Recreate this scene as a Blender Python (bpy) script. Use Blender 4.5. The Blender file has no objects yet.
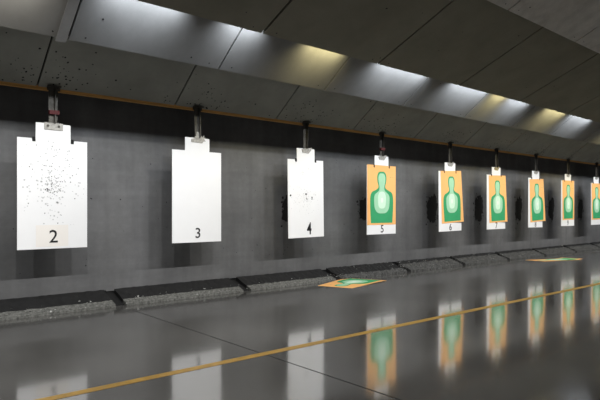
import bpy, math, random
from mathutils import Vector, Matrix
random.seed(7)
COL = bpy.context.scene.collection
EYE = 0.96            # camera height over the floor
F = 542.0             # focal length in photo pixels
YAW = 40.7            # degrees, to the right of the wall's normal
DT = 5.22             # distance of the row of targets
DW = 5.60             # distance of the backstop wall
def Xat(px, D):       # x position where the picture column px meets the plane y = D
    return D*math.tan(math.radians(YAW)+math.atan((px-300)/F))
def floor_pt(px, py):
    a = math.atan((px-300)/F); th = math.radians(YAW)+a
    depth = EYE*F/(py-210); r = depth/math.cos(a)
    return Vector((r*math.sin(th), r*math.cos(th), 0))

# ------------------------------------------------------------ materials
def srgb(c):
    return tuple(((v/255)/12.92 if v/255 <= .04045 else ((v/255+.055)/1.055)**2.4) for v in c)
def mat(name, col, rough=.7, var=.15, scale=(6,6,6), metal=0, spec=.3, bump=0, bscale=40, detail=5):
    m = bpy.data.materials.new(name); m.use_nodes = True
    nt = m.node_tree; n = nt.nodes; l = nt.links
    p = n['Principled BSDF']
    p.inputs['Roughness'].default_value = rough
    p.inputs['Metallic'].default_value = metal
    p.inputs['Specular IOR Level'].default_value = spec
    tc = n.new('ShaderNodeTexCoord'); mp = n.new('ShaderNodeMapping')
    mp.inputs['Scale'].default_value = scale
    l.new(tc.outputs['Object'], mp.inputs['Vector'])
    no = n.new('ShaderNodeTexNoise'); no.inputs['Scale'].default_value = 1
    no.inputs['Detail'].default_value = detail; no.inputs['Roughness'].default_value = .65
    l.new(mp.outputs[0], no.inputs['Vector'])
    r = n.new('ShaderNodeValToRGB')
    r.color_ramp.elements[0].position = .3; r.color_ramp.elements[1].position = .7
    r.color_ramp.elements[0].color = (*[max(0, v*(1-var)) for v in col], 1)
    r.color_ramp.elements[1].color = (*[v*(1+var) for v in col], 1)
    l.new(no.outputs['Fac'], r.inputs['Fac'])
    l.new(r.outputs['Color'], p.inputs['Base Color'])
    if bump:
        nb = n.new('ShaderNodeTexNoise'); nb.inputs['Scale'].default_value = bscale
        nb.inputs['Detail'].default_value = 6
        l.new(tc.outputs['Object'], nb.inputs['Vector'])
        b = n.new('ShaderNodeBump'); b.inputs['Strength'].default_value = bump
        b.inputs['Distance'].default_value = .01
        l.new(nb.outputs['Fac'], b.inputs['Height']); l.new(b.outputs[0], p.inputs['Normal'])
    return m

M = {}
M['white']   = mat('white_card', (.80,.80,.80), .6, .015, spec=.2)
M['label']   = mat('label_paper', (.80,.765,.72), .6, .01, spec=.2)
M['ink']     = mat('black_ink', (.012,.012,.013), .7, .1)
M['hole']    = mat('bullet_hole', (.03,.03,.032), .9, .1)
M['fade']    = mat('faint_pellet_mark', (.50,.50,.50), .9, .1)
M['orange']  = mat('orange_paper', (.86,.45,.16), .65, .03, spec=.2)
M['dgreen']  = mat('dark_green_print', (.04,.32,.13), .65, .06, spec=.2)
M['mgreen']  = mat('mid_green_print', (.34,.61,.40), .65, .04, spec=.2)
M['lgreen']  = mat('light_green_print', (.58,.79,.61), .65, .03, spec=.2)
M['pale']    = mat('pale_green_print', (.74,.84,.72), .65, .02, spec=.2)
M['cream']   = mat('paper_back', (.78,.72,.55), .65, .03, spec=.2)
M['steel']   = mat('worn_steel', (.085,.08,.07), .5, .35, (30,30,30), .5, .4)
M['clamp']   = mat('galvanised_clamp', (.36,.35,.32), .5, .3, (40,40,40), .35, .4)
M['brass']   = mat('yellowed_clamp', (.36,.30,.16), .5, .3, (40,40,40), .4, .4)
M['red']     = mat('red_tape', (.07,.008,.009), .6, .2, (30,30,30))
M['wood']    = mat('plywood_edge', (.62,.34,.11), .75, .3, (3,40,40))
M['black']   = mat('black_rubber', (.012,.012,.012), .8, .3, (12,12,12))
M['gap']     = mat('dark_backing', (.01,.01,.01), .9, .1)
M['panelA']  = mat('lower_baffle_panel', (.31,.315,.285), .75, .14, (2.2,2.2,2.2), spec=.15, bump=.05)
M['panelB']  = mat('lit_baffle_panel', (.25,.25,.245), .65, .10, (3,2,2), spec=.2, bump=.04)
M['panelC']  = mat('dark_baffle_panel', (.25,.24,.195), .8, .12, (2,2,2), spec=.12, bump=.05)
M['panelD']  = mat('grey_baffle_panel', (.56,.54,.51), .8, .15, (5,5,5), spec=.12, bump=.25, bscale=30)
M['strip']   = mat('joint_strip_metal', (.34,.34,.34), .5, .1, metal=.3)
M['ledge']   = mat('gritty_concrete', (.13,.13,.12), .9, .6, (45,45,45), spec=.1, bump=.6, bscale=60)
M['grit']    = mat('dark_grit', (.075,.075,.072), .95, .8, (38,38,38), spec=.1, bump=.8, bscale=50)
M['bits']    = mat('pale_fragments', (.40,.40,.38), .8, .5, (3,3,3))
M['conc']    = mat('dark_room_concrete', (.10,.10,.098), .85, .15, (1,1,1))
M['yellow']  = mat('yellow_floor_paint', (.37,.22,.045), .45, .25, (9,9,9), spec=.4)

def wall_material():
    m = bpy.data.materials.new('grey_rubber_wall'); m.use_nodes = True
    nt = m.node_tree; n = nt.nodes; l = nt.links; p = n['Principled BSDF']
    p.inputs['Roughness'].default_value = .62; p.inputs['Specular IOR Level'].default_value = .25
    tc = n.new('ShaderNodeTexCoord')
    def noise(scale, detail, rough=.6):
        mp = n.new('ShaderNodeMapping'); mp.inputs['Scale'].default_value = scale
        l.new(tc.outputs['Object'], mp.inputs['Vector'])
        t = n.new('ShaderNodeTexNoise'); t.inputs['Scale'].default_value = 1
        t.inputs['Detail'].default_value = detail; t.inputs['Roughness'].default_value = rough
        l.new(mp.outputs[0], t.inputs['Vector']); return t.outputs['Fac']
    def rng(sock, lo, hi):
        r = n.new('ShaderNodeMapRange'); r.inputs['From Min'].default_value = .3; r.inputs['From Max'].default_value = .7
        r.inputs['To Min'].default_value = lo; r.inputs['To Max'].default_value = hi
        l.new(sock, r.inputs['Value']); return r.outputs[0]
    def mul(a, b):
        x = n.new('ShaderNodeMath'); x.operation = 'MULTIPLY'; l.new(a, x.inputs[0]); l.new(b, x.inputs[1]); return x.outputs[0]
    v = mul(rng(noise((2.2, 1, .25), 3), .84, 1.16), rng(noise((14, 1, .5), 3), .95, 1.05))   # vertical streaks
    h = mul(rng(noise((.4, 1, 7), 5), .91, 1.09), rng(noise((1.6, 1, 1.6), 6), .80, 1.20))    # horizontal bands, blotches
    f = mul(mul(v, h), rng(noise((22, 1, 22), 4), .95, 1.05))
    c = n.new('ShaderNodeMixRGB'); c.blend_type = 'MULTIPLY'; c.inputs['Fac'].default_value = 1
    c.inputs['Color1'].default_value = (.118, .118, .119, 1)
    cr = n.new('ShaderNodeCombineColor')
    for k in range(3): l.new(f, cr.inputs[k])
    l.new(cr.outputs[0], c.inputs['Color2']); l.new(c.outputs[0], p.inputs['Base Color'])
    b = n.new('ShaderNodeBump'); b.inputs['Strength'].default_value = .10; b.inputs['Distance'].default_value = .01
    l.new(noise((30, 1, 30), 4), b.inputs['Height']); l.new(b.outputs[0], p.inputs['Normal'])
    return m
M['wall'] = wall_material()

def floor_material():
    m = bpy.data.materials.new('polished_concrete'); m.use_nodes = True
    nt = m.node_tree; n = nt.nodes; l = nt.links; p = n['Principled BSDF']
    p.inputs['Specular IOR Level'].default_value = .55
    p.inputs['Coat Weight'].default_value = .5
    p.inputs['Coat Roughness'].default_value = .07
    tc = n.new('ShaderNodeTexCoord')
    def noise(s, d):
        t = n.new('ShaderNodeTexNoise'); t.inputs['Scale'].default_value = s; t.inputs['Detail'].default_value = d
        l.new(tc.outputs['Object'], t.inputs['Vector']); return t.outputs['Fac']
    r = n.new('ShaderNodeValToRGB')
    r.color_ramp.elements[0].position = .3; r.color_ramp.elements[1].position = .72
    r.color_ramp.elements[0].color = (.082,.080,.075,1); r.color_ramp.elements[1].color = (.118,.115,.108,1)
    l.new(noise(1.3, 7), r.inputs['Fac']); l.new(r.outputs[0], p.inputs['Base Color'])
    mr = n.new('ShaderNodeMapRange'); mr.inputs['From Min'].default_value = .3; mr.inputs['From Max'].default_value = .7
    mr.inputs['To Min'].default_value = .09; mr.inputs['To Max'].default_value = .14
    l.new(noise(2.5, 5), mr.inputs['Value']); l.new(mr.outputs[0], p.inputs['Roughness'])
    b = n.new('ShaderNodeBump'); b.inputs['Strength'].default_value = .035; b.inputs['Distance'].default_value = .01
    l.new(noise(9, 2), b.inputs['Height']); l.new(b.outputs[0], p.inputs['Normal'])
    return m
M['floor'] = floor_material()

# ------------------------------------------------------------ mesh helpers
class MB:
    """collects shapes and links them as one mesh object"""
    def __init__(s): s.v = []; s.f = []; s.m = []; s.mats = []
    def mi(s, m):
        if m not in s.mats: s.mats.append(m)
        return s.mats.index(m)
    def poly(s, pts, m):
        b = len(s.v); s.v += [tuple(p) for p in pts]; s.f.append(tuple(range(b, b+len(pts)))); s.m.append(s.mi(m))
    def hexa(s, c, m):                       # eight corners: bottom ring, then top ring
        b = len(s.v); s.v += [tuple(p) for p in c]; k = s.mi(m)
        for q in ((0,3,2,1),(4,5,6,7),(0,1,5,4),(1,2,6,5),(2,3,7,6),(3,0,4,7)):
            s.f.append(tuple(b+i for i in q)); s.m.append(k)
    def box(s, x0,x1,y0,y1,z0,z1, m):
        s.hexa([(x0,y0,z0),(x1,y0,z0),(x1,y1,z0),(x0,y1,z0),(x0,y0,z1),(x1,y0,z1),(x1,y1,z1),(x0,y1,z1)], m)
    def prism(s, pts, y0, y1, m):            # outline in x,z pushed through y
        n = len(pts); k = s.mi(m); b = len(s.v)
        s.v += [(x,y0,z) for x,z in pts]+[(x,y1,z) for x,z in pts]
        s.f.append(tuple(b+i for i in range(n))); s.m.append(k)
        s.f.append(tuple(b+n+i for i in reversed(range(n)))); s.m.append(k)
        for i in range(n):
            j = (i+1) % n; s.f.append((b+j, b+i, b+n+i, b+n+j)); s.m.append(k)
    def disc(s, x, y, z, r, m, n=7, sq=1):   # small round mark facing the shooter
        a0 = random.random()*6
        s.poly([(x+r*math.cos(a0-2*math.pi*i/n)*random.uniform(.8,1.2), y, z+r*sq*math.sin(a0-2*math.pi*i/n)*random.uniform(.8,1.2)) for i in range(n)], m)
    def build(s, name, parent=None, loc=None, bevel=0):
        me = bpy.data.meshes.new(name); me.from_pydata(s.v, [], s.f); me.update()
        for m in s.mats: me.materials.append(M[m])
        for p, k in zip(me.polygons, s.m): p.material_index = k
        o = bpy.data.objects.new(name, me); COL.objects.link(o)
        if parent: o.parent = parent
        if loc: o.location = loc
        if bevel:
            bv = o.modifiers.new('bevel', 'BEVEL'); bv.width = bevel; bv.segments = 2; bv.limit_method = 'ANGLE'
        return o
def tag(o, label=None, cat=None, group=None, kind=None):
    for k, v in (('label',label),('category',cat),('group',group),('kind',kind)):
        if v: o[k] = v
    return o
def empty(name, loc, label, cat, group=None):
    o = bpy.data.objects.new(name, None); COL.objects.link(o); o.location = loc; o.empty_display_size = .1
    return tag(o, label, cat, group)
def text_mesh(s, size):
    cu = bpy.data.curves.new('digit', 'FONT'); cu.body = s; cu.size = size
    cu.align_x = 'CENTER'; cu.align_y = 'CENTER'; cu.offset = .004 if s == '4' else .0012
    o = bpy.data.objects.new('digit', cu); COL.objects.link(o)
    bpy.context.view_layer.update()
    me = bpy.data.meshes.new_from_object(o.evaluated_get(bpy.context.evaluated_depsgraph_get()))
    bpy.data.objects.remove(o); bpy.data.curves.remove(cu)
    return me

# ------------------------------------------------------------ the setting
X0, X1 = -1.5, 19.0
mb = MB(); mb.poly([(-5,-4,0),(X1+1,-4,0),(X1+1,7,0),(-5,7,0)], 'floor')
# saw-cut joint across the polished floor
xj = floor_pt(150,316).x
mb.poly([(xj-.004,-4,.0006),(xj+.004,-4,.0006),(xj+.004,4.95,.0006),(xj-.004,4.95,.0006)], 'gap')
tag(mb.build('floor'), kind='structure')

LANES = {2:1.521, 3:3.012, 4:4.587, 5:6.062, 6:7.790, 7:9.266, 8:10.80, 9:12.30, 10:13.86}
# backstop wall: rubber sheets side by side, lower edges not quite level
mb = MB()
xs = [-1.5, .70, 2.15, 3.75, 5.35, 6.95, 8.55, 9.95, 11.37, 13.10, 14.7, 16.3, 19.0]
zb = EYE-.838
for i in range(len(xs)-1):
    a, b = xs[i]+(.004 if xs[i] in (11.37,13.10) else 0), xs[i+1]-(.004 if xs[i+1] in (11.37,13.10) else 0)
    d = random.uniform(-.012,.012); d2 = random.uniform(-.012,.012); oy = random.uniform(0,.002)
    mb.hexa([(a,DW+oy,zb+d),(b,DW+oy,zb+d2),(b,DW+.06,zb+d2),(a,DW+.06,zb+d),
             (a,DW+oy,3.9),(b,DW+oy,3.9),(b,DW+.06,3.9),(a,DW+.06,3.9)], 'wall')
mb.box(X0,X1,DW+.062,DW+.08,0,3.9,'gap')
# shot-out ragged black patches behind the targets, and stray pock marks
for n, x in LANES.items():
    if n in (2,3): k = .0
    else: k = {4:.8,5:.7}.get(n, 1.0)
    if k:
        for j, (cx, cz, rx, rz) in enumerate([(0,.05,.15,.22),(-.05,-.06,.11,.15),(.06,.15,.09,.13),(.03,-.14,.08,.1)]):
            pts = []
            for q in range(26):
                t = -2*math.pi*q/26; r = random.uniform(.72,1.12)
                pts.append((x+.03+k*(cx+rx*r*math.cos(t)), DW-.003-.0006*j, EYE+.0+k*(cz+rz*r*math.sin(t))))
            mb.poly(pts, 'black')
        for q in range(30):
            a = random.random()*6.283; r = abs(random.gauss(0,.5))*.16+.12
            mb.disc(x+.03+k*r*.85*math.cos(a), DW-.0025, EYE+.03+k*r*1.3*math.sin(a), random.uniform(.006,.022), 'black', 6)
    for q in range(26):
        mb.disc(x+random.gauss(0,.55), DW-.002, EYE+random.uniform(-.6,.75), random.uniform(.003,.008), 'hole', 6)
tag(mb.build('wall_back'), kind='structure')

mb = MB(); mb.box(-5,X1+1,-4,7,3.95,4.0,'conc'); tag(mb.build('ceiling'), kind='structure')
mb = MB(); mb.box(X1+.8,X1+.9,-4,7,0,3.95,'conc'); tag(mb.build('wall_right'), kind='structure')
# black plinth the trays lean on
mb = MB(); mb.hexa([(X0,5.31,0),(X1,5.31,0),(X1,5.66,0),(X0,5.66,0),(X0,5.31,.006),(X1,5.31,.006),(X1,5.66,.115),(X0,5.66,.115)],'gap')
tag(mb.build('trim_1'), kind='structure')

# ------------------------------------------------------------ painted line on the floor
mb = MB()
pa, pb = floor_pt(46,399.6), floor_pt(600,283.6)
sl = (pb.y-pa.y)/(pb.x-pa.x)
x = -1.0
while x < 18.5:
    w = .48; y0, y1 = pa.y+sl*(x-pa.x), pa.y+sl*(x+w-pa.x)
    q0, q1 = .034+random.uniform(-.002,.002), .034+random.uniform(-.002,.002)
    mb.poly([(x,y0-q0,.0012),(x+w,y1-q1,.0012),(x+w,y1+q1,.0012),(x,y0+q0,.0012)], 'yellow')
    x += w
tag(mb.build('floor_line'), 'long worn yellow line painted along the polished grey floor', 'floor marking')

# ------------------------------------------------------------ ceiling baffles
def baffle(label, lower, upper, seams, m, thick=.02, marks=0, lanes=False):
    """row of sheets from the lower edge (y,z) back up to the upper edge (y,z)"""
    root = empty('ceiling_baffle', (0, lower[0], lower[1]), label, 'ceiling baffle', 'sloped ceiling baffles')
    d = Vector((0, upper[0]-lower[0], upper[1]-lower[1])); L = d.length; d.normalize()
    nrm = Vector((0, d.z, -d.y))                        # out of the underside
    if nrm.z > 0: nrm = -nrm
    for i in range(len(seams)-1):
        g = .012 if m in ('panelC','panelD') else .008
        a, b = seams[i]+g, seams[i+1]-g
        sk = 0
        P = lambda x, t, o: Vector((x,0,0))+d*t+nrm*o
        mb = MB()
        mb.hexa([P(a,0,-thick),P(b,0,-thick),P(b+sk,L,-thick),P(a+sk,L,-thick),P(a,0,0),P(b,0,0),P(b+sk,L,0),P(a+sk,L,0)], m)
        def mark(x, t, r):
            if not (a+.02 < x < b-.02 and .02 < t < L-.02): return
            pts = [P(x+r*math.cos(-q*1.047)*random.uniform(.7,1.3), t+r*math.sin(-q*1.047)*random.uniform(.7,1.3), .0015) for q in range(6)]
            mb.poly(pts, 'hole')
        for q in range(marks): mark(random.uniform(a,b), random.uniform(0,L), random.uniform(.004,.011))
        for tx in (a+.12, b-.12):
            mark(tx, .05, .008)
        if lanes:
            for x in LANES.values():
                for q in range(55): mark(x+random.gauss(-.05,.22), abs(random.gauss(.12,.14)), random.uniform(.003,.011))
        mb.build('panel', root)
    mb = MB()
    a, b = seams[0], seams[-1]
    mb.hexa([P(a,.02,-thick-.03),P(b,.02,-thick-.03),P(b,L,-thick-.03),P(a,L,-thick-.03),P(a,.02,-thick-.004),P(b,.02,-thick-.004),P(b,L,-thick-.004),P(a,L,-thick-.004)],'gap')
    mb.build('backing', root)
    return root, P, L
def seam_list(first, step, a=-1.5, b=17.5):
    s = [first]
    while s[0]-step > a: s.insert(0, s[0]-step)
    while s[-1]+step < b: s.append(s[-1]+step)
    return [a]+s+[b] if s[0]-a > .3 else [a]+s[1:]+[b]
up = lambda D, z: (D, EYE+z)
rA, PA, LA = baffle('lowest dark grey ceiling baffle, with orange plywood edge, above the hanging targets', up(5.235,1.112), up(4.66,1.545), seam_list(1.385,1.362), 'panelA', marks=3, lanes=True)
mb = MB()
x = -1.5
while x < 17.4:
    mb.box(x,min(x+2.44,17.5),-.002,.030,-.026,.012,'wood'); x += 2.442
mb.build('plywood_edge', rA)['label'] = 'orange brown plywood edge strip'
rB, PB, LB = baffle('pale ceiling baffle lit by pools of light along its top', up(4.55,1.38), up(3.62,2.059), seam_list(1.435,1.423), 'panelB', marks=2)
mb = MB()
xa, xb = 1.345, 1.425
mb.hexa([PB(xa,-.03,.001),PB(xb,-.03,.001),PB(xb,LB*.95,.001),PB(xa,LB*.95,.001),PB(xa,-.03,.010),PB(xb,-.03,.010),PB(xb,LB*.95,.010),PB(xa,LB*.95,.010)],'strip')
mb.build('joint_strip', rB)['label'] = 'narrow light grey metal strip over a joint'
rC, PC, LC = baffle('wide dark olive ceiling baffle beneath the gap of light', up(3.95,1.601), up(2.72,2.133), seam_list(1.37,1.575), 'panelC', marks=3)
rD, PD, LD = baffle('rough mid grey ceiling baffle nearest the shooter, at top right', up(2.80,2.031), up(1.55,2.612), seam_list(2.0,1.60), 'panelD', marks=2)

# ------------------------------------------------------------ hangers
def hanger(n, x, style):
    who = 'steel strap hanger with %s holding target number %d' % (
        {'plate':'square clamp plate and dark red band','spiky':'torn jagged clamp','flare':'flared bent clamp','red':'flared clamp and rusty red band','brass':'yellowish clamp'}[style], n) if n < 10 else \
        'steel strap hanger holding the target cut off by the right picture edge'
    root = empty('target_hanger', (x, DT-.004, EYE+1.12), who, 'hanger', 'hangers along the baffle edge')
    z0, z1 = -.335, .004                  # strap, relative to the root
    s = MB()
    lean = random.uniform(-.008,.008)
    a, b = -.045, .040
    # angle-iron strap that narrows a little downward: a face flange and a side flange
    s.hexa([(-.036+lean,0,z0),(.012+lean,0,z0),(.012+lean,.004,z0),(-.036+lean,.004,z0),(a,0,z1),(.012,0,z1),(.012,.004,z1),(a,.004,z1)],'steel')
    s.hexa([(.010+lean,-.026,z0),(.015+lean,-.026,z0),(.015+lean,.004,z0),(.010+lean,.004,z0),(.010,-.03,z1),(.015,-.03,z1),(.015,.004,z1),(.010,.004,z1)],'steel')
    s.hexa([(.015+lean,0,z0),(.036+lean,0,z0),(.036+lean,.004,z0),(.015+lean,.004,z0),(.015,0,z1),(b,0,z1),(b,.004,z1),(.015,.004,z1)],'steel')
    s.build('strap', root)
    f = MB(); f.box(-.055,.058,-.035,.006,.0,.010,'steel'); f.box(-.055,.058,.004,.008,-.03,.010,'steel')
    f.build('mounting_foot', root)
    cm = 'brass' if style == 'brass' else 'clamp'
    c = MB(); zc = z0
    if style == 'plate':
        c.box(-.080,.082,-.003,.004,zc-.055,zc+.012,cm); c.box(-.080,.082,.012,.016,zc-.045,zc+.012,cm)
        c.box(-.080,.082,-.003,.016,zc+.006,zc+.012,cm)
        for bx in (-.05,.045): c.prism([(bx+.012*math.cos(q*1.047),zc-.02+.012*math.sin(q*1.047)) for q in range(6)],-.011,-.003,'steel')
    elif style == 'spiky':
        pts = [(-.082,-.045),(.055,-.052),(.075,-.03),(.10,-.03),(.082,-.008),(.105,.012),(.078,.010),(.085,.038),(.058,.012),(.045,.030),(.032,.0),(-.03,.02),(-.045,-.005),(-.075,-.012)]
        c.prism([(px,zc+pz) for px,pz in pts],-.003,.004,cm); c.box(-.07,.07,.012,.016,zc-.04,zc+.0,cm); c.box(-.03,.03,-.003,.016,zc-.006,zc+.0,cm)
        c.prism([(-.03,zc-.01),(.03,zc-.01),(.018,zc+.06),(-.014,zc+.07)],-.009,-.003,cm)
    else:
        pts = [(-.055,-.052),(.045,-.058),(.085,-.020),(.105,.022),(.06,.010),(-.02,.006),(-.075,-.012)]
        c.prism([(px,zc+pz) for px,pz in pts],-.003,.004,cm); c.box(-.06,.07,.012,.016,zc-.045,zc+.0,cm); c.box(-.04,.05,-.003,.016,zc-.006,zc+.0,cm)
    c.build('clamp', root, bevel=.0015)
    if style in ('plate','red'):
        t = MB(); zt = z0+.085; t.box(-.043,.043,-.028,.007,zt,zt+.036,'red')
        t.build('tape_band', root)['label'] = 'dark red tape band'
    return root
STY = {2:'plate',3:'spiky',4:'flare',5:'red',6:'flare',7:'brass',8:'flare',9:'flare',10:'flare'}
for n, x in LANES.items(): hanger(n, x+.0, STY[n])

# ------------------------------------------------------------ silhouette sheets
SW, SH = .605, .865
def smooth(pts, it=2):
    for _ in range(it):
        q = []
        for i in range(len(pts)-1):
            a, b = pts[i], pts[i+1]
            q += [(a[0]*.75+b[0]*.25, a[1]*.75+b[1]*.25), (a[0]*.25+b[0]*.75, a[1]*.25+b[1]*.75)]
        pts = [pts[0]]+q+[pts[-1]]
    return pts
def mirror(half): return [(u,v) for u,v in half]+[(-u,v) for u,v in reversed(half)]
BODY = mirror(smooth([(0,.895),(.10,.895),(.165,.83),(.155,.72),(.118,.66),(.118,.62),(.20,.585),(.36,.55),(.405,.46),(.405,.30),(.375,.03)]))
LINE = mirror(smooth([(0,.878),(.085,.878),(.142,.82),(.132,.72),(.098,.66),(.098,.60),(.18,.565),(.34,.53),(.383,.45),(.383,.30),(.353,.045)]))
BOT  = mirror(smooth([(0,.865),(.075,.865),(.125,.81),(.118,.72),(.085,.65),(.085,.58),(.16,.545),(.265,.50),(.275,.40),(.255,.27),(.15,.195),(0,.19)]))
INN  = mirror(smooth([(0,.56),(.08,.555),(.135,.50),(.14,.40),(.125,.31),(.07,.275),(0,.272)]))
CEN  = mirror(smooth([(0,.455),(.035,.45),(.045,.41),(.03,.375),(0,.372)]))
def sheet_mesh(mapf):
    """orange sheet with its printed silhouette; mapf(u, v, lift) gives the point"""
    mb = MB()
    N, K = 8, 10
    for i in range(N):
        for j in range(K):
            u0,u1,v0,v1 = i/N-.5,(i+1)/N-.5,j/K,(j+1)/K
            mb.poly([mapf(u0,v0,0),mapf(u1,v0,0),mapf(u1,v1,0),mapf(u0,v1,0)],'orange')
            mb.poly([mapf(u0,v1,-.001),mapf(u1,v1,-.001),mapf(u1,v0,-.001),mapf(u0,v0,-.001)],'cream')
    def layer(pts, m, h):               # strips between the left and right halves of an outline
        n = len(pts)//2
        for i in range(n-1):
            (ua,va),(ub,vb) = pts[i],pts[i+1]
            S = 4
            for s in range(S):
                f0, f1 = -1+2*s/S, -1+2*(s+1)/S
                q = [mapf(ua*f0,va,h),mapf(ub*f0,vb,h),mapf(ub*f1,vb,h),mapf(ua*f1,va,h)]
                if abs(ua) < 1e-6: q = [q[0],q[1],q[2]]
                if abs(ub) < 1e-6: q = [q[0],q[1],q[3]]
                mb.poly(q, m)
    layer(BODY,'dgreen',.0010); layer(BOT,'mgreen',.0020); layer(INN,'lgreen',.0030); layer(CEN,'pale',.0040)
    for k in (.30,.37,.44):             # small printed marks in the upper corner
        mb.poly([mapf(k-.02,.80,.001),mapf(k+.02,.80,.001),mapf(k+.02,.806,.001),mapf(k-.02,.806,.001)],'dgreen')
    return mb

# ------------------------------------------------------------ targets
BW, BB, BS, BT = .606, -.352, .642, .786      # board: width, bottom, shoulder, tab top over eye height
LAB = {2:'plain white cardboard target peppered with small holes, numbered 2',
       3:'clean blank white cardboard target, numbered 3',
       4:'white cardboard target with a few black holes, numbered 4, slightly bent',
       5:'white target with straight orange and green silhouette sheet, numbered 5',
       6:'white target with orange and green silhouette sheet slipped right, numbered 6',
       7:'white target with orange and green silhouette sheet, yellowish clamp above, numbered 7',
       8:'white target with orange and green silhouette sheet twisted off its lower right, numbered 8',
       9:'white target with orange and green silhouette sheet, numbered 9',
       10:'silhouette target on white board cut off by the right picture edge'}
ROLL = {4:-.8, 6:-.6, 8:.6, 9:.4}
SHEET = {5:(0,.012,0), 6:(.035,.014,-2.0), 7:(.05,.0,-1.6), 8:(.05,-.01,-3.2), 9:(.02,.012,-1.0), 10:(.02,.0,-.8)}
WK = {5:1.05,6:1.07,7:1.07,9:1.08}
for n, x in LANES.items():
    root = empty('shooting_target', (x, DT, EYE+BT), LAB[n], 'target', 'targets hanging in a row')
    root.rotation_euler = (0, math.radians(ROLL.get(n,0)), 0)
    w = BW/2*WK.get(n,1); t = .150
    b, s, top = BB-BT, BS-BT, 0
    nn = n != 3
    k, kd = .030, .026
    if nn:
        out = [(-w,b),(w,b),(w,s),(t+k+.004,s),(t+k,s-kd),(t+.002,s-kd),(t,top-.004),(t-.01,top),(-t,top+.002),(-t-.002,s-kd),(-t-k,s-kd),(-t-k-.004,s),(-w,s)]
    else:
        out = [(-w,b),(w,b),(w,s),(t,s),(t,top),(-t,top),(-t,s),(-w,s)]
    mb = MB()
    # front, back and rim, cut in rows so that the card can bow a little
    bow = {4:.030, 6:.012, 9:.01}.get(n, .004)
    mb.prism(out, 0, .006, 'white')
    yf = -.0008
    if n == 2:
        for q in range(160):
            a = random.random()*6.283; r = abs(random.gauss(0,.14))
            mb.disc(-.02+r*math.cos(a), yf, -.545+r*1.25*math.sin(a), random.choice((.0025,.003,.0035,.005)), random.choice(('hole','hole','fade')), 6)
        for q in range(120):
            a = random.random()*6.283; r = random.uniform(.02,.30)
            px, pz = -.03+r*.95*math.cos(a), -.55+r*1.3*math.sin(a)
            if abs(px) < .28 and pz > b+.2: mb.disc(px, yf, pz, random.uniform(.004,.009), 'fade', 6)
        for q in range(5): mb.disc(-.045+random.gauss(0,.012), yf-.0004, -.60+random.gauss(0,.012), .006, 'ink', 6)
    if n == 4:
        for px, pz, r in ((-.262,-.60,.013),(-.002,-.585,.014),(.004,-.635,.008),(.012,-.65,.008),(.098,-.625,.011),(.098,-.645,.009)):
            mb.disc(px, yf, pz, r, 'ink', 7)
        for q in range(150):
            mb.disc(-.03+random.gauss(0,.11), yf, -.64+random.gauss(0,.09), random.uniform(.002,.005), 'fade', 6)
        for q in range(30):
            mb.disc(random.gauss(0,.1), yf, -.30+random.gauss(0,.04), random.uniform(.002,.005), 'fade', 6)
    if n == 2:
        mb.poly([(-.15,yf-.0004,b+.02),(.13,yf-.0004,b+.02),(.13,yf-.0004,b+.215),(-.15,yf-.0004,b+.215)],'label')
    mb.build('board', root)
    if nn:
        for sx in (-1, 1):
            c = MB(); cx = sx*(t+.016)
            c.prism([(cx-.013,s-kd-.002),(cx+.013,s-kd-.002),(cx+.011,s+.012),(cx-.009,s+.014)], -.004, .010, 'black')
            c.build('corner_clip', root)['label'] = 'small black clip at the shoulder'
    # number printed near the lower edge
    if n < 10:
        size = {2:.165,3:.155,4:.185}.get(n,.155)
        me = text_mesh(str(n), size); me.materials.append(M['ink'])
        o = bpy.data.objects.new('printed_number', me); COL.objects.link(o); o.parent = root
        dx = {2:.0,3:.006,4:.045,5:.01}.get(n,.0)
        o.location = (dx, -.0022, b+{2:.105,3:.095,4:.105,5:.072}.get(n,.062))
        o.rotation_euler = (math.radians(90),0,0)
        if n == 4: o.scale = (.85,1.15,1)
    if n in SHEET:
        ox, oz, rot = SHEET[n]
        ra = math.radians(rot)
        W_ = SW*(1.04 if n in (5,) else .98)
        def mp(u, v, h, ox=ox, oz=oz, ra=ra, W_=W_, n=n):
            px, pz = u*W_, (v-1)*SH
            curl = 0
            if n in (6,7,8): curl = .035*max(0,u+.1)**2*(1-v)*2.2     # loose lower right corner lifts off
            X = px*math.cos(ra)-pz*math.sin(ra)*(1 if True else 0); Z = px*math.sin(ra)+pz*math.cos(ra)
            return (X+ox*.6, -.0035-h-curl, s-.004+oz+Z)
        # sheets hang from their upper edge and swing to the right below
        ra = abs(ra)
        def mp2(u, v, h): return mp(u, v, h, ra=ra)
        # face polygons wind toward the shooter
        sheet_mesh(mp2).build('silhouette_sheet', root)['label'] = 'orange paper sheet with green human silhouette'

# ------------------------------------------------------------ fallen sheets
def fallen(c00, c10, c11, c01, label, curl):
    """corners of the sheet on the floor: foot left, foot right, head right, head left"""
    c = (c00+c10+c11+c01)/4
    root = empty('paper_target', c, label, 'paper target', 'loose sheets lying on the floor')
    def mp(u, v, h):
        a = u+.5
        p = (c00*(1-a)+c10*a)*(1-v)+(c01*(1-a)+c11*a)*v - c
        return (p.x, p.y, .004+h+curl(a,v))
    sheet_mesh(mp).build('silhouette_sheet', root)
    return root
fp = floor_pt
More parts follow.
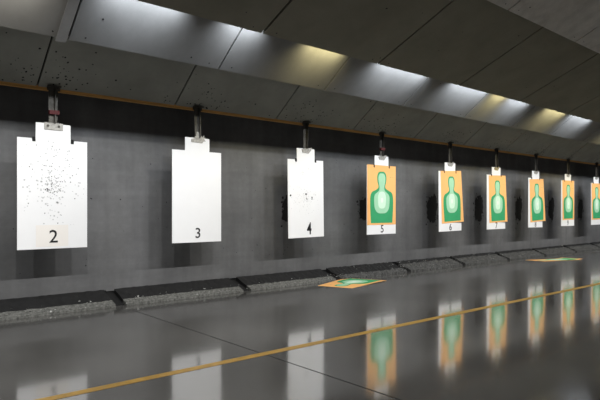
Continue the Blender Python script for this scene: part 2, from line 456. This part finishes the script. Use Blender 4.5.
# photo corners: left, near, right, far
Lp, Np, Rp, Fp = fp(317.5,286), fp(352,288.3), fp(387,280.7), fp(347,278.6)
print('SHEET1', [tuple(round(q,2) for q in p) for p in (Lp,Np,Rp,Fp)], (Lp-Np).length, (Np-Rp).length, (Rp-Fp).length)
fallen(Rp, Fp, Lp, Np, 'orange and green silhouette sheet lying flat on the floor below target 5', lambda a,v: .004*math.sin(v*5)+.004*a*a)
Lp, Np, Rp, Fp = fp(525,260.2), fp(545,261.6), fp(583,259.8), fp(562,258.6)
print('SHEET2', [tuple(round(q,2) for q in p) for p in (Lp,Np,Rp,Fp)], (Lp-Np).length, (Np-Rp).length, (Rp-Fp).length)
fallen(Rp, Fp, Lp, Np, 'curled silhouette sheet lying on the floor far down the range, below target 8', lambda a,v: .015*max(0,.25-v)**2/.06)

# ------------------------------------------------------------ trays along the foot of the wall
div = [-.87,.65,2.17,3.70,5.22,6.74,8.26,9.78,11.30,12.82,14.34,15.9]
ya, za, yb, zb_ = 5.26, .006, 5.575, .122
mid = .30
for i in range(len(div)-1):
    a, b = div[i]+.055, div[i+1]-.055
    n = i+1
    who = {1:'below target 2',}.get(i, 'below target %d' % n)
    if i == 0: who = 'at the left picture edge'
    if n == 11: who = 'at the right picture edge'
    lab = ('gritty grey sloped ledge with black upper flap, ' if n < 5 else 'dark gritty sloped ledge along the wall foot, ') + who
    root = empty('sloped_ledge', ((a+b)/2, ya, 0), lab, 'ledge', 'sloped ledges along the foot of the wall')
    h = (b-a)/2
    def Q(u, t, o): return (u, (yb-ya)*t-.37*o, za+(zb_-za)*t+.93*o)
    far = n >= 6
    m = MB(); NX = 40
    def strip(mb, t0, t1, mm, rows, amp):
        g = [[Q(-h+2*h*i/NX, t0+(t1-t0)*j/rows, .012+random.uniform(0,amp)) for i in range(NX+1)] for j in range(rows+1)]
        for j in range(rows):
            for i in range(NX): mb.poly([g[j][i],g[j][i+1],g[j+1][i+1],g[j+1][i]], mm)
        for i in range(NX):
            p, q = g[0][i], g[0][i+1]; mb.poly([(p[0],p[1],.0-0),(q[0],q[1],.0),q,p], mm)
        for e in (0,NX):
            for j in range(rows):
                p, q = g[j][e], g[j+1][e]; mb.poly([(p[0],p[1],0),p,q,(q[0],q[1],0)], mm)
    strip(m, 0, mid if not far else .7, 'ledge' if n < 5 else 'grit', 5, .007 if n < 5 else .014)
    m.build('ledge', root)
    m = MB(); strip(m, mid if not far else .7, 1, 'black', 4, .006 if n < 5 else .012)
    m.build('upper_flap', root)['label'] = 'black upper flap'
# loose fragments scattered over the ledges
mb = MB()
for q in range(1500):
    x = random.uniform(-.5,15.5); t = random.betavariate(1.3,1.6) if x > 5.5 else random.uniform(0,.42)
    if x < 5 and random.random() < .5: continue
    y = ya+(yb-ya)*t; z = za+(zb_-za)*t+.016; r = random.uniform(.003,.010)*(1.2 if random.random() < .1 else 1)
    p = [Vector((random.uniform(-1,1),random.uniform(-1,1),random.uniform(-.3,1))).normalized()*r*1.3+Vector((x,y,z)) for _ in range(4)]
    mm = 'bits' if random.random() < .55 else 'grit'
    for tri in ((0,1,2),(0,2,3),(0,3,1),(1,3,2)): mb.poly([p[k] for k in tri], mm)
tag(mb.build('fragments'), 'small pale bullet fragments scattered over the sloped ledges', 'debris', kind='stuff')

# ------------------------------------------------------------ light
def lamp(name, kind, loc, energy, col, target=None, **kw):
    d = bpy.data.lights.new(name, kind); d.energy = energy; d.color = col
    for k, v in kw.items(): setattr(d, k, v)
    o = bpy.data.objects.new(name, d); COL.objects.link(o); o.location = loc
    if target is not None:
        o.rotation_euler = (Vector(target)-Vector(loc)).to_track_quat('-Z','Y').to_euler()
    return o
# down-range floodlights under the ceiling, one between every two lanes
for k in range(-1, 10):
    x = .42+1.6*k
    lamp('floodlight','SPOT',(x,1.40,EYE+2.682), 190, (1,.995,.985), (x,DT,EYE-.28), spot_size=math.radians(66), spot_blend=.4, shadow_soft_size=.018)
    lamp('floor_fill','SPOT',(x,2.2,EYE+2.15), 75, (1,.975,.94), (x,3.0,0), spot_size=math.radians(78), spot_blend=.8, shadow_soft_size=.10)  # unseen fill spot, added to brighten the floor
# added long fill strip beside the floodlights, softens the target shadows
lamp('fill_strip','AREA',(7.2,1.40,EYE+2.682), 270, (1,.995,.985), (7.2,DT,EYE-.05), shape='RECTANGLE', size=18.5, size_y=.03)
# tubes hidden in the gap above the dark baffle wash the pale baffle
cool, warm = (.86,.92,1), (1,.86,.45)
tubes = [(-.6,.5,cool),(.55,1.2,(1,.95,.85))]
for p0, p1, c in ((98,186,cool),(221,264,cool),(304,344,warm),(375,428,cool),(450,489,cool),(492,507,warm),(508,529,cool),(546,566,warm),(570,592,cool)):
    tubes.append((Xat(p0,4.14), Xat(p1,4.14), c))
tubes += [(11.9,12.9,warm),(13.2,14.3,cool),(14.8,15.9,cool)]
for a, b, c in tubes:
    ln = b-a-.08
    lamp('tube_light','AREA',((a+b)/2,3.98,EYE+1.69), 5.6*ln, c, ((a+b)/2,4.40,EYE+1.46), shape='RECTANGLE', size=ln, size_y=.03, spread=math.radians(100))

w = bpy.data.worlds.new('range_air'); bpy.context.scene.world = w; w.use_nodes = True
w.node_tree.nodes['Background'].inputs['Color'].default_value = (1,.97,.92,1)
w.node_tree.nodes['Background'].inputs['Strength'].default_value = .10

# ------------------------------------------------------------ camera
cd = bpy.data.cameras.new('camera'); cam = bpy.data.objects.new('camera', cd); COL.objects.link(cam)
cam.location = (0,0,EYE); cam.rotation_euler = (math.radians(90),0,math.radians(-YAW))
cd.sensor_width = 36; cd.lens = 36*F/600; cd.shift_y = 10/600; cd.clip_start = .05
bpy.context.scene.camera = cam
sc = bpy.context.scene
sc.view_settings.view_transform = 'Standard'; sc.view_settings.look = 'None'; sc.view_settings.exposure = 0
